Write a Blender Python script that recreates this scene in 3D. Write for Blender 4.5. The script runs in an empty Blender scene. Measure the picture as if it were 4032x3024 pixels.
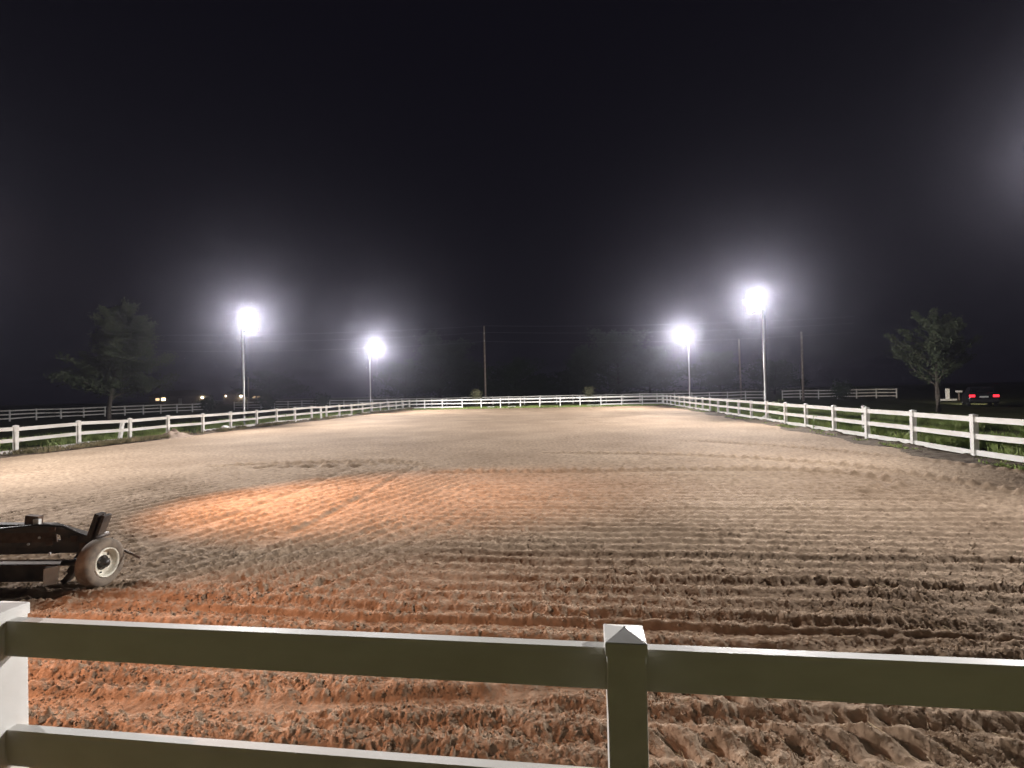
import bpy, bmesh, math, random
import numpy as np
from mathutils import Vector, Matrix, Quaternion

C = bpy.context.scene.collection
scn = bpy.context.scene
PI = math.pi

# ------------------------------------------------------------------ camera
CAMZ, PITCH, ROLL = 2.05, 0.0137, 0.0228
cam_d = bpy.data.cameras.new('camera')
cam_d.sensor_width = 36.0
cam_d.lens = 36.0 * 1996.0 / 4032.0
cam_d.clip_start = 0.05
cam_d.clip_end = 3000
cam = bpy.data.objects.new('camera', cam_d)
C.objects.link(cam)
sp, cp, sr, cr = math.sin(PITCH), math.cos(PITCH), math.sin(ROLL), math.cos(ROLL)
fw = Vector((0, cp, sp)); upv = Vector((0, -sp, cp)); rt = Vector((1, 0, 0))
xc = rt * cr - upv * sr
yc = rt * sr + upv * cr
m = Matrix((xc, yc, -fw)).transposed().to_4x4()
m.translation = Vector((0, 0, CAMZ))
cam.matrix_world = m
scn.camera = cam

# ------------------------------------------------------------------ night sky
world = bpy.data.worlds.new('World'); scn.world = world
world.use_nodes = True
wn = world.node_tree.nodes; wl = world.node_tree.links
bg = wn['Background']
bg.inputs['Color'].default_value = (0.62, 0.55, 1.0, 1)
bg.inputs['Strength'].default_value = 0.0058

scn.view_settings.view_transform = 'Standard'
scn.view_settings.look = 'None'
scn.view_settings.exposure = 0.0
scn.view_settings.gamma = 1.0
scn.view_settings.use_curve_mapping = False
scn.cycles.use_denoising = True
scn.cycles.denoising_input_passes = 'RGB_ALBEDO'
scn.cycles.max_bounces = 6
scn.cycles.diffuse_bounces = 3
scn.cycles.volume_bounces = 0
scn.cycles.sample_clamp_indirect = 4.0
scn.cycles.sample_clamp_direct = 0.0

# light levels of the place (watts)
FLOOD = 8000.0          # one floodlight head
FLOOD_COL = (1.0, 0.955, 0.93)
HAZE_D, HAZE_G = 0.0005, 0.93
WORK = 1500.0            # warm spotlights left of the frame
WORK_COL = (1.0, 0.40, 0.13)

# ------------------------------------------------------------------ helpers
def link(o, parent=None):
    C.objects.link(o)
    if parent is not None:
        o.parent = parent
    return o

def empty(name, loc=(0, 0, 0), rz=0.0):
    o = bpy.data.objects.new(name, None)
    o.location = loc; o.rotation_euler = (0, 0, rz)
    o.empty_display_size = 0.2
    return link(o)

def tag(o, label=None, cat=None, group=None, kind=None):
    if label: o['label'] = label
    if cat: o['category'] = cat
    if group: o['group'] = group
    if kind: o['kind'] = kind
    return o

def mesh_from(name, verts, faces, mat=None, smooth=False):
    me = bpy.data.meshes.new(name)
    me.from_pydata([tuple(v) for v in verts], [], [tuple(f) for f in faces])
    if mat: me.materials.append(mat)
    if smooth:
        me.polygons.foreach_set('use_smooth', [True] * len(me.polygons))
    me.update()
    return me

def np_mesh(name, V, F, mat=None, smooth=True):
    """V (n,3) float array, F (m,k) int array."""
    me = bpy.data.meshes.new(name)
    n, k = F.shape
    me.vertices.add(len(V)); me.vertices.foreach_set('co', V.astype(np.float32).ravel())
    me.loops.add(n * k); me.loops.foreach_set('vertex_index', F.astype(np.int32).ravel())
    me.polygons.add(n)
    me.polygons.foreach_set('loop_start', np.arange(0, n * k, k, dtype=np.int32))
    me.polygons.foreach_set('use_smooth', np.full(n, smooth))
    if mat: me.materials.append(mat)
    me.update(calc_edges=True)
    me.validate()
    return me

def obj(name, me, parent=None, loc=None, rot=None):
    o = bpy.data.objects.new(name, me)
    if loc is not None: o.location = loc
    if rot is not None: o.rotation_euler = rot
    return link(o, parent)

class MB:
    """collects boxes, prisms and tubes into one mesh"""
    def __init__(self): self.v = []; self.f = []
    def box(self, lo, hi, M=None):
        b = len(self.v)
        for z in (lo[2], hi[2]):
            for x, y in ((lo[0], lo[1]), (hi[0], lo[1]), (hi[0], hi[1]), (lo[0], hi[1])):
                p = Vector((x, y, z)); self.v.append(M @ p if M else p)
        for q in ((3, 2, 1, 0), (4, 5, 6, 7), (0, 1, 5, 4), (1, 2, 6, 5), (2, 3, 7, 6), (3, 0, 4, 7)):
            self.f.append([b + i for i in q])
        return self
    def tube(self, pts, rad, seg=8, cap=True):
        pts = [Vector(p) for p in pts]
        if not isinstance(rad, (list, tuple)): rad = [rad] * len(pts)
        b = len(self.v); n = len(pts)
        for i, p in enumerate(pts):
            d = (pts[min(i + 1, n - 1)] - pts[max(i - 1, 0)]).normalized()
            a = d.cross(Vector((0, 0, 1)))
            if a.length < 1e-3: a = d.cross(Vector((0, 1, 0)))
            a.normalize(); c = d.cross(a)
            for k in range(seg):
                t = 2 * PI * k / seg
                self.v.append(p + (a * math.cos(t) + c * math.sin(t)) * rad[i])
        for i in range(n - 1):
            for k in range(seg):
                k2 = (k + 1) % seg
                self.f.append([b + i * seg + k, b + i * seg + k2, b + (i + 1) * seg + k2, b + (i + 1) * seg + k])
        if cap:
            self.f.append([b + k for k in range(seg)][::-1])
            self.f.append([b + (n - 1) * seg + k for k in range(seg)])
        return self
    def prism(self, poly, y0, y1):
        """poly in (x,z), extruded along y"""
        b = len(self.v); n = len(poly)
        for y in (y0, y1):
            for x, z in poly: self.v.append(Vector((x, y, z)))
        self.f.append([b + i for i in range(n)])
        self.f.append([b + n + i for i in range(n)][::-1])
        for i in range(n):
            j = (i + 1) % n
            self.f.append([b + j, b + i, b + n + i, b + n + j])
        return self
    def lathe(self, prof, seg=32, axis='x', M=None, a0=0.0, a1=2 * PI):
        """prof: list of (axial, radius)"""
        b = len(self.v); n = len(prof)
        full = abs(a1 - a0 - 2 * PI) < 1e-6
        for k in range(seg):
            t = a0 + (a1 - a0) * k / (seg if full else seg - 1)
            for ax, r in prof:
                if axis == 'x': p = Vector((ax, r * math.cos(t), r * math.sin(t)))
                else: p = Vector((r * math.cos(t), r * math.sin(t), ax))
                self.v.append(M @ p if M else p)
        for k in range(seg if full else seg - 1):
            k2 = (k + 1) % seg
            for i in range(n - 1):
                self.f.append([b + k * n + i, b + k2 * n + i, b + k2 * n + i + 1, b + k * n + i + 1])
        return self
    def mesh(self, name, mat, smooth=False, bevel=0.0):
        me = mesh_from(name, self.v, self.f, mat, smooth)
        bm = bmesh.new(); bm.from_mesh(me)
        if bevel:
            bmesh.ops.bevel(bm, geom=list(bm.edges), offset=bevel, segments=2, affect='EDGES', profile=0.5)
        bmesh.ops.recalc_face_normals(bm, faces=bm.faces)
        bm.to_mesh(me); bm.free()
        return me

# ------------------------------------------------------------------ noise
_rng = np.random.RandomState(7)
_perm = _rng.permutation(256); _perm = np.concatenate([_perm, _perm, _perm])
_ga = _rng.rand(256) * 2 * PI
_gx, _gy = np.cos(_ga), np.sin(_ga)
def perlin(x, y, seed=0):
    x = np.asarray(x, float) + seed * 37.13; y = np.asarray(y, float) + seed * 91.7
    xi = np.floor(x).astype(int); yi = np.floor(y).astype(int)
    xf = x - xi; yf = y - yi
    u = xf * xf * xf * (xf * (xf * 6 - 15) + 10); v = yf * yf * yf * (yf * (yf * 6 - 15) + 10)
    xi &= 255; yi &= 255
    def g(ix, iy, dx, dy):
        h = _perm[_perm[ix] + iy]
        return _gx[h] * dx + _gy[h] * dy
    n00 = g(xi, yi, xf, yf); n10 = g((xi + 1) & 255, yi, xf - 1, yf)
    n01 = g(xi, (yi + 1) & 255, xf, yf - 1); n11 = g((xi + 1) & 255, (yi + 1) & 255, xf - 1, yf - 1)
    a = n00 + u * (n10 - n00); b = n01 + u * (n11 - n01)
    return (a + v * (b - a)) * 1.5
def fbm(x, y, oct=4, seed=0, gain=0.5):
    s = 0; a = 1.0
    for o in range(oct):
        s = s + a * perlin(x * 2 ** o, y * 2 ** o, seed + o); a *= gain
    return s
def sstep(a, b, x):
    t = np.clip((x - a) / (b - a), 0, 1); return t * t * (3 - 2 * t)

# ------------------------------------------------------------------ materials
def mat(name, col, rough=0.6, metal=0.0, spec=0.5):
    m = bpy.data.materials.new(name); m.use_nodes = True
    b = m.node_tree.nodes['Principled BSDF']
    b.inputs['Base Color'].default_value = (*col, 1)
    b.inputs['Roughness'].default_value = rough
    b.inputs['Metallic'].default_value = metal
    b.inputs['Specular IOR Level'].default_value = spec
    return m

def varied(name, c1, c2, scale=8.0, rough=0.7, bump=0.0, bscale=60.0, metal=0.0, spec=0.3, detail=6.0, coord='Object', bdist=0.01, c3=None):
    m = mat(name, c1, rough, metal, spec)
    nt = m.node_tree; b = nt.nodes['Principled BSDF']
    tc = nt.nodes.new('ShaderNodeTexCoord')
    no = nt.nodes.new('ShaderNodeTexNoise'); no.inputs['Scale'].default_value = scale; no.inputs['Detail'].default_value = detail
    nt.links.new(tc.outputs[coord], no.inputs['Vector'])
    rp = nt.nodes.new('ShaderNodeValToRGB')
    rp.color_ramp.elements[0].position = 0.32; rp.color_ramp.elements[0].color = (*c1, 1)
    rp.color_ramp.elements[1].position = 0.68; rp.color_ramp.elements[1].color = (*c2, 1)
    if c3:
        e = rp.color_ramp.elements.new(0.5); e.color = (*c3, 1)
    nt.links.new(no.outputs['Fac'], rp.inputs['Fac'])
    nt.links.new(rp.outputs['Color'], b.inputs['Base Color'])
    if bump:
        n2 = nt.nodes.new('ShaderNodeTexNoise'); n2.inputs['Scale'].default_value = bscale; n2.inputs['Detail'].default_value = 5
        nt.links.new(tc.outputs[coord], n2.inputs['Vector'])
        bp = nt.nodes.new('ShaderNodeBump'); bp.inputs['Strength'].default_value = bump; bp.inputs['Distance'].default_value = bdist
        nt.links.new(n2.outputs['Fac'], bp.inputs['Height'])
        nt.links.new(bp.outputs['Normal'], b.inputs['Normal'])
    return m

def emit(name, col, strength):
    m = bpy.data.materials.new(name); m.use_nodes = True
    nt = m.node_tree; nt.nodes.clear()
    e = nt.nodes.new('ShaderNodeEmission'); e.inputs['Color'].default_value = (*col, 1); e.inputs['Strength'].default_value = strength
    o = nt.nodes.new('ShaderNodeOutputMaterial'); nt.links.new(e.outputs[0], o.inputs['Surface'])
    return m

def sand_material():
    m = mat('arena sand', (0.33, 0.23, 0.15), 0.95, 0, 0.1)
    nt = m.node_tree; b = nt.nodes['Principled BSDF']; L = nt.links
    tc = nt.nodes.new('ShaderNodeTexCoord')
    def noise(scale, detail, vec=None):
        n = nt.nodes.new('ShaderNodeTexNoise'); n.inputs['Scale'].default_value = scale; n.inputs['Detail'].default_value = detail
        L.new(vec or tc.outputs['Object'], n.inputs['Vector']); return n
    n1 = noise(0.35, 4); n2 = noise(9.0, 8); n3 = noise(120.0, 4)
    r1 = nt.nodes.new('ShaderNodeValToRGB')
    r1.color_ramp.elements[0].position = 0.35; r1.color_ramp.elements[0].color = (0.250, 0.182, 0.126, 1)
    r1.color_ramp.elements[1].position = 0.65; r1.color_ramp.elements[1].color = (0.325, 0.246, 0.176, 1)
    L.new(n1.outputs['Fac'], r1.inputs['Fac'])
    r2 = nt.nodes.new('ShaderNodeValToRGB')
    r2.color_ramp.elements[0].position = 0.34; r2.color_ramp.elements[0].color = (0.62, 0.58, 0.54, 1)
    r2.color_ramp.elements[1].position = 0.66; r2.color_ramp.elements[1].color = (1.12, 1.12, 1.12, 1)
    L.new(n2.outputs['Fac'], r2.inputs['Fac'])
    mx = nt.nodes.new('ShaderNodeMix'); mx.data_type = 'RGBA'; mx.blend_type = 'MULTIPLY'; mx.inputs['Factor'].default_value = 0.8
    L.new(r1.outputs['Color'], mx.inputs[6]); L.new(r2.outputs['Color'], mx.inputs[7])
    L.new(mx.outputs[2], b.inputs['Base Color'])
    bp = nt.nodes.new('ShaderNodeBump'); bp.inputs['Strength'].default_value = 0.7; bp.inputs['Distance'].default_value = 0.006
    L.new(n3.outputs['Fac'], bp.inputs['Height'])
    n4 = noise(28.0, 6)
    bp2 = nt.nodes.new('ShaderNodeBump'); bp2.inputs['Strength'].default_value = 0.7; bp2.inputs['Distance'].default_value = 0.02
    L.new(n4.outputs['Fac'], bp2.inputs['Height']); L.new(bp.outputs['Normal'], bp2.inputs['Normal'])
    L.new(bp2.outputs['Normal'], b.inputs['Normal'])
    return m

M_sand = sand_material()
M_vinyl = varied('white vinyl', (0.80, 0.80, 0.775), (0.66, 0.645, 0.60), 5.0, 0.42, 0.25, 3.0, spec=0.4, bdist=0.02)
M_vinyl_old = varied('weathered white vinyl', (0.78, 0.77, 0.74), (0.55, 0.53, 0.48), 2.2, 0.5, spec=0.35)
M_grass_ground = varied('pasture ground', (0.035, 0.050, 0.016), (0.085, 0.085, 0.035), 0.8, 0.95, 0.8, 14.0, bdist=0.05, spec=0.1)
M_grass = varied('grass blades', (0.14, 0.21, 0.05), (0.29, 0.33, 0.12), 1.6, 0.7, spec=0.2, coord='Object')
M_drygrass = varied('dry grass blades', (0.10, 0.10, 0.045), (0.26, 0.21, 0.13), 2.5, 0.8, spec=0.2)
M_berm = varied('berm dirt', (0.05, 0.036, 0.026), (0.13, 0.10, 0.07), 3.5, 0.95, 1.0, 22.0, bdist=0.04, spec=0.1)
M_steel = varied('black painted steel', (0.016, 0.015, 0.016), (0.085, 0.062, 0.045), 6.0, 0.55, 0.2, 40, spec=0.5, bdist=0.004)
M_rust = varied('rusty brown steel', (0.07, 0.042, 0.028), (0.13, 0.085, 0.06), 14.0, 0.7, 0.3, 70, spec=0.3, bdist=0.004)
M_greyplate = varied('grey steel plate', (0.50, 0.50, 0.47), (0.62, 0.62, 0.58), 12.0, 0.55, spec=0.4)
M_tyre = varied('dusty tyre rubber', (0.12, 0.10, 0.082), (0.21, 0.17, 0.13), 12.0, 0.9, 0.4, 90, spec=0.2, bdist=0.004)
M_rim = varied('cream wheel rim', (0.72, 0.70, 0.60), (0.55, 0.52, 0.43), 11.0, 0.45, spec=0.4)
M_pole = varied('galvanised pole', (0.40, 0.40, 0.41), (0.52, 0.52, 0.52), 4.0, 0.45, metal=0.35, spec=0.5)
M_wood = varied('weathered utility pole wood', (0.16, 0.125, 0.10), (0.30, 0.25, 0.21), 5.0, 0.85, spec=0.2)
M_housing = mat('bronze lamp housing', (0.05, 0.045, 0.04), 0.5, 0.3)
M_lens = emit('floodlight lens', (1.0, 0.97, 0.94), 55.0)
M_wire = mat('overhead wire', (0.16, 0.16, 0.17), 0.5, 0.3)
M_ceram = mat('insulator', (0.6, 0.6, 0.58), 0.3)
M_bark = varied('tree bark', (0.07, 0.06, 0.05), (0.14, 0.12, 0.10), 7.0, 0.9, 0.5, 30, spec=0.15, bdist=0.02)
M_bark_dark = varied('dark oak bark', (0.02, 0.017, 0.014), (0.04, 0.034, 0.028), 7.0, 0.95, spec=0.02)
M_leaf = varied('pale tree leaves', (0.044, 0.064, 0.033), (0.092, 0.108, 0.06), 1.3, 0.75, spec=0.2)
M_leaf_dark = varied('dark tree leaves', (0.032, 0.050, 0.030), (0.06, 0.085, 0.052), 0.5, 0.95, spec=0.02)
M_leaf_dry = varied('sapling leaves', (0.12, 0.13, 0.06), (0.22, 0.21, 0.12), 3.0, 0.8, spec=0.2)
M_stone = varied('white stone', (0.55, 0.54, 0.50), (0.75, 0.74, 0.70), 9.0, 0.8)
M_black = mat('dark trim', (0.02, 0.02, 0.022), 0.5)
M_insert = mat('dark hub grease', (0.02, 0.017, 0.014), 0.5)

# ------------------------------------------------------------------ layout of the arena
TH = 0.128                                     # arena axis leans this much to the right of the view
ax = np.array([math.sin(TH), math.cos(TH)]); bx_ = np.array([math.cos(TH), -math.sin(TH)])
LA, LB = np.array([-19.244, 19.685]), np.array([-13.332, 65.667])
RA, RB = np.array([12.134, 13.379]), np.array([18.358, 61.78])
def left_x(y):  return LA[0] + (y - LA[1]) * (LB[0] - LA[0]) / (LB[1] - LA[1])
def right_x(y): return RA[0] + (y - RA[1]) * (RB[0] - RA[0]) / (RB[1] - RA[1])
def back_y(x):  return LB[1] + (x - LB[0]) * (RB[1] - LB[1]) / (RB[0] - LB[0])

# ------------------------------------------------------------------ large structure: ground
gv = [(-420, -300, -0.07), (420, -300, -0.07), (420, 420, -0.07), (-420, 420, -0.07)]
ground = obj('ground', mesh_from('ground', gv, [(0, 1, 2, 3)], M_grass_ground))
tag(ground, kind='structure')

def track_line(x, y, pts, width):
    """signed lateral offset, arc length and mask of a track through pts"""
    best = np.full(x.shape, 1e9); off = np.zeros(x.shape); arc = np.zeros(x.shape); L0 = 0.0
    for (x0, y0), (x1, y1) in zip(pts[:-1], pts[1:]):
        dx, dy = x1 - x0, y1 - y0; Ls = math.hypot(dx, dy)
        t = np.clip(((x - x0) * dx + (y - y0) * dy) / Ls ** 2, 0, 1)
        px, py = x0 + t * dx, y0 + t * dy
        d = np.hypot(x - px, y - py)
        sg = np.sign((x - x0) * (-dy) + (y - y0) * dx)
        w = d < best
        best = np.where(w, d, best); off = np.where(w, d * sg, off); arc = np.where(w, L0 + t * Ls, arc)
        L0 += Ls
    return off, arc, L0

def spline(pts, n=10):
    P = [np.array(p, float) for p in pts]
    P = [2 * P[0] - P[1]] + P + [2 * P[-1] - P[-2]]
    out = []
    for i in range(1, len(P) - 2):
        p0, p1, p2, p3 = P[i - 1:i + 3]
        for k in range(n):
            t = k / n
            out.append(0.5 * ((2 * p1) + (-p0 + p2) * t + (2 * p0 - 5 * p1 + 4 * p2 - p3) * t * t + (-p0 + 3 * p1 - 3 * p2 + p3) * t ** 3))
    out.append(P[-2])
    return [tuple(p) for p in out]

def sand_height(x, y):
    a = x * ax[0] + y * ax[1]; b = x * bx_[0] + y * bx_[1]
    far = np.clip(a, 2, 70)
    # gentle low unevenness
    h = 0.012 * fbm(x * 0.35, y * 0.35, 2, 3)
    # ---- harrow furrows: long rows across the arena, turning round at the right end
    ac, bc = 9.3, 6.2
    d = np.where(b > bc, np.hypot(a - ac, (b - bc)), np.abs(a - ac))
    nr = np.exp(-(far - 3) / 6.0)
    s = d + 0.06 * fbm(x * 0.5, y * 0.5, 3, 11) + 0.022 * perlin(x * 2.3, y * 2.3, 15) + nr * (0.026 * perlin(x * 6.5, y * 5, 16) + 0.016 * perlin(x * 15, y * 12, 17))
    ph = s / 0.275
    tri = 1 - 2 * np.abs((ph % 1.0) - 0.5) * 2
    wav = 0.5 * tri + 0.5 * np.sin(2 * PI * ph)
    per = 0.75 + 0.5 * np.clip(fbm(b * 0.25, ph * 0.6, 3, 23) + 0.35, 0, 1.2)
    amp = 0.027 * np.exp(-(far - 3) / 15.0) + 0.011
    row_amp = 0.65 + 0.7 * (np.sin(np.floor(ph) * 12.9898) * 43758.5453 % 1.0)
    f1 = amp * wav * per * row_amp
    # ---- rows running away from the camera on the left
    s2 = x * 0.90 - y * 0.43 + 0.15 * fbm(x * 0.4, y * 0.4, 3, 31) + 0.02 * (y - 8) ** 2 * 0.3
    ph2 = s2 / 0.30
    f2 = amp * np.sin(2 * PI * ph2) * (0.4 + 0.8 * np.clip(fbm(x * 0.5, y * 0.5, 2, 37) + 0.4, 0, 1.2))
    wl_ = sstep(-0.6, -3.0, b + 0.35 * (a - 7) * 0.4 + 0.6 * perlin(x * 0.4, y * 0.4, 41)) * sstep(17, 12, a)
    wl_ = wl_ * sstep(4.6, 5.6, a)
    h = h + f1 * (1 - wl_) + 0.8 * f2 * wl_
    # ---- clods and crumbs
    cl = fbm(x * 4.2, y * 4.2, 4, 51, 0.55)
    bil = np.abs(perlin(x * 7.5, y * 7.5, 61)) + 0.5 * np.abs(perlin(x * 15, y * 15, 62))
    lump = np.clip(perlin(x * 9, y * 9, 71) - 0.22, 0, 1)
    lump2 = np.clip(perlin(x * 21, y * 21, 73) - 0.25, 0, 1)
    lump3 = np.clip(perlin(x * 43, y * 43, 75) - 0.2, 0, 1)
    rough = 0.0195 * np.exp(-(far - 3) / 9.0) + 0.0065
    patch = 0.7 + 0.6 * np.clip(fbm(x * 0.55, y * 0.9, 3, 81) + 0.4, 0, 1.3)
    clods = rough * patch * (0.4 * cl - 0.75 * bil + 0.5 + 1.7 * lump + 2.0 * lump2 + 1.3 * lump3)
    smooth_mask = np.ones_like(h)
    extra = np.zeros_like(h)
    # ---- smooth wheel rut with a cast-up scalloped edge close to the fence, left
    def rut(pts, w, depth, edge, lug, keep=0.25, side=1, start=0.0, seed=5):
        nonlocal smooth_mask, extra
        off, arc, L = track_line(x, y, spline(pts), w)
        off = off + 0.02 * perlin(arc * 1.7, off * 0 + 1.0, seed)
        core = np.exp(-(off / w) ** 4)
        smooth_mask *= 1 - (1 - keep) * core
        extra -= depth * core
        e = np.exp(-((off - side * w * 1.65) / (w * 0.75)) ** 2) * sstep(start, start + 0.6, arc)
        extra += edge * e * (0.55 + 0.45 * np.sin(2 * PI * (arc / lug + side * off * 1.9)) + 0.35 * perlin(arc * 2.1, off * 2, seed + 1))
        smooth_mask *= 1 - 0.45 * e
    rut([(-5.0, 3.75), (-3.3, 3.53), (-1.6, 3.41), (0.1, 3.49), (1.6, 3.85), (3.2, 4.0)], 0.085, 0.030, 0.022, 0.19)
    rut([(-3.2, 4.95), (-1.0, 4.62), (0.77, 4.43), (2.4, 4.2), (4.0, 4.02), (7.0, 3.7)], 0.045, 0.036, 0.018, 0.21, side=1, start=3.2, seed=9)
    rut([(-3.6, 6.9), (-3.25, 8.0), (-3.05, 10.0), (-2.9, 12.5), (-2.75, 15.2)], 0.10, 0.030, 0.03, 0.25, seed=12)
    rut([(-5.3, 7.2), (-4.95, 8.5), (-4.7, 11), (-4.5, 14.5)], 0.12, 0.022, 0.02, 0.25, seed=14)
    rut([(-2.0, 13.0), (2.0, 12.6), (5.5, 12.4), (7.1, 11.9), (7.75, 11.0), (7.5, 10.2), (6.6, 9.7)], 0.13, 0.085, 0.075, 0.3, seed=17)
    rut([(1.0, 16.5), (4.5, 15.6), (7.2, 13.9), (8.6, 11.8), (9.0, 9.4), (8.6, 7.6)], 0.12, 0.085, 0.075, 0.3, seed=21)
    rut([(6.5, 19.5), (9.5, 16.0), (11.0, 12.0), (11.3, 9.0)], 0.15, 0.07, 0.07, 0.3, seed=25)
    rut([(-9, 15.2), (-5.2, 15.6), (-3.2, 15.0), (-2.6, 13.6)], 0.16, 0.06, 0.05, 0.35, seed=27)
    for cx in (-6.6, -5.9, -5.2, -4.5, -3.8):
        rut([(cx - 0.75, 14.6), (cx - 0.1, 15.4), (cx + 0.25, 14.8)], 0.14, 0.08, 0.06, 0.3, seed=int(30 + cx))
    # ---- tractor tyre lug prints along the fence, right
    def lugs(pts, w, spac, hgt, ang, seed):
        nonlocal smooth_mask, extra
        off, arc, L = track_line(x, y, spline(pts), w)
        msk = np.exp(-(off / w) ** 6) * sstep(0.0, 0.5, arc) * sstep(L, L - 0.2, arc)
        ph = arc / spac + off * ang + 1.1 * (off / w) ** 2 * 0.35 + 0.30 * perlin(arc * 1.3, off * 2.5, seed) + 0.10 * perlin(arc * 9, off * 9, seed + 5)
        q = ph % 1.0
        ridge = sstep(0.02, 0.16, q) * sstep(0.66, 0.56, q) * (0.8 + 0.25 * np.cos((q - 0.35) * 6))
        ridge = ridge * (0.75 + 0.5 * perlin(np.floor(ph) * 1.7 + 0.3, off * 3.0, seed + 2))
        smooth_mask *= 1 - 0.32 * msk
        extra += msk * (hgt * ridge - 0.35 * hgt)
    lugs([(0.25, 2.98), (1.2, 2.93), (2.4, 2.83), (4.2, 2.62)], 0.19, 0.225, 0.047, 2.7, 91)
    lugs([(0.5, 3.45), (1.6, 3.36), (3.0, 3.2), (4.5, 3.0)], 0.11, 0.24, 0.038, 3.0, 95)
    lugs([(-3.5, 4.05), (-2.0, 3.86), (-0.5, 3.78), (0.8, 3.78)], 0.11, 0.16, 0.014, -4.4, 97)
    # ---- scuffed smooth sand patches near the fence
    for cx, cy, rx_, ry_ in ((-0.55, 2.72, 0.22, 0.09), (0.05, 2.78, 0.16, 0.10), (-2.6, 3.0, 0.5, 0.12), (-2.3, 4.2, 0.35, 0.16)):
        g = np.exp(-(((x - cx) / rx_) ** 2 + ((y - cy) / ry_) ** 2))
        smooth_mask *= 1 - 0.8 * g; extra -= 0.015 * g
    h = (h * (0.35 + 0.65 * smooth_mask)) + clods * smooth_mask + extra
    # trampled path along the rails
    ed = np.minimum(np.minimum(right_x(y) - x, x - left_x(y)), (back_y(x) - 3.5 - y))
    flat = sstep(3.2, 1.2, ed) * sstep(9, 16, a)
    h = h * (1 - 0.6 * flat)
    return np.where(h < -0.02, -0.02 - 0.03 * np.tanh((-0.02 - h) / 0.03), h)

def build_sand():
    ys = [0.6]
    while ys[-1] < 64.5:
        y = ys[-1]
        ys.append(y + (0.10 if y < 2.2 else max(0.0085, 0.0005 * y * y)))
    ys = np.array(ys)
    ti = np.linspace(-1.13, 1.13, 940)
    te = np.linspace(0, 1, 70)[1:] ** 1.3
    X = []
    for y in ys:
        w = max(1.7 * y, 8.0); inner = ti * max(y, 1.4)
        r = inner[-1] + (w - inner[-1]) * te
        row = np.concatenate([-r[::-1], inner, r])
        X.append(row)
    X = np.array(X); Y = np.repeat(ys[:, None], X.shape[1], 1)
    lim = back_y(X) - 3.6 + 0.35 * perlin(X * 0.5, X * 0 + 3.3, 5)
    Y = np.minimum(Y, lim)
    jl = 0.22 * fbm(Y * 0.6, Y * 0 + 1.7, 3, 6); jr = 0.22 * fbm(Y * 0.6, Y * 0 + 8.7, 3, 8)
    Xc = np.clip(X, left_x(Y) + 0.15 + jl, right_x(Y) - 0.35 + jr)
    n, k = X.shape
    Z = sand_height(Xc.ravel(), Y.ravel())
    V = np.stack([Xc.ravel(), Y.ravel(), Z], 1)
    idx = np.arange(n * k).reshape(n, k)
    F = np.stack([idx[:-1, :-1].ravel(), idx[:-1, 1:].ravel(), idx[1:, 1:].ravel(), idx[1:, :-1].ravel()], 1)
    xw = np.abs(V[F[:, 1], 0] - V[F[:, 0], 0]) + np.abs(V[F[:, 2], 0] - V[F[:, 3], 0])
    yw = np.abs(V[F[:, 3], 1] - V[F[:, 0], 1]) + np.abs(V[F[:, 2], 1] - V[F[:, 1], 1])
    F = F[(xw > 1e-5) & (yw > 1e-5)]
    me = np_mesh('arena_sand', V, F, M_sand, True)
    o = obj('arena_sand', me)
    tag(o, kind='structure')
build_sand()

# verge on the camera's side of the near fence (grass and gravel under the stand)
def build_verge():
    xs = np.linspace(-14, 14, 120); ys = np.linspace(-14, 1.62, 70)
    X, Y = np.meshgrid(xs, ys); Y = Y - (X - 0.3) * 0.134 * (Y + 14) / 15.6
    Z = 0.02 + 0.03 * fbm(X, Y, 3, 44)
    idx = np.arange(X.size).reshape(X.shape)
    F = np.stack([idx[:-1, :-1].ravel(), idx[:-1, 1:].ravel(), idx[1:, 1:].ravel(), idx[1:, :-1].ravel()], 1)
    m = varied('pale bounce verge', (0.235, 0.225, 0.085), (0.36, 0.33, 0.15), 2.0, 0.95, 0.8, 20, bdist=0.03, spec=0.1)  # out of view; tone raised to bounce light onto the rail fronts
    o = obj('verge', np_mesh('verge', np.stack([X.ravel(), Y.ravel(), Z.ravel()], 1), F, m, True))
    tag(o, kind='structure')
build_verge()

# berm of dirt that has built up under the side fences
def build_berm(A, B, width, height, seed, name, inner):
    A = np.array(A); B = np.array(B); L = np.linalg.norm(B - A); e = (B - A) / L
    nrm = np.array([e[1], -e[0]]) * inner          # towards the arena
    n = int(L / 0.12); us = np.linspace(0, L, n); ws = np.linspace(-0.5, 1, 16)
    U, W = np.meshgrid(us, ws, indexing='ij')
    wid = width * (0.8 + 0.5 * fbm(U * 0.35, U * 0, 3, seed))
    D = W * wid
    P = A[None, None, :] + U[..., None] * e + D[..., None] * nrm
    prof = np.where(W > 0, (1 - np.clip(W, 0, 1)) ** 1.2, (1 - np.abs(W) * 1.2))
    H = height * prof * (0.75 + 0.6 * fbm(U * 0.7, W * 0.8, 3, seed + 3)) + 0.035 * fbm(U * 3.5, D * 3.5, 3, seed + 7) * np.clip(1.15 - np.abs(W), 0, 1)
    Z = np.where(W >= 0.999, -0.05, H); Z = np.where(W <= -0.49, -0.05, Z)
    V = np.concatenate([P.reshape(-1, 2), Z.reshape(-1, 1)], 1)
    idx = np.arange(U.size).reshape(U.shape)
    F = np.stack([idx[:-1, :-1].ravel(), idx[:-1, 1:].ravel(), idx[1:, 1:].ravel(), idx[1:, :-1].ravel()], 1)
    o = obj(name, np_mesh(name, V, F, M_berm, True)); tag(o, kind='structure')
build_berm(LA - (LB - LA) * 0.25, LB, 0.85, 0.16, 3, 'dirt_berm', 1)
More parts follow.
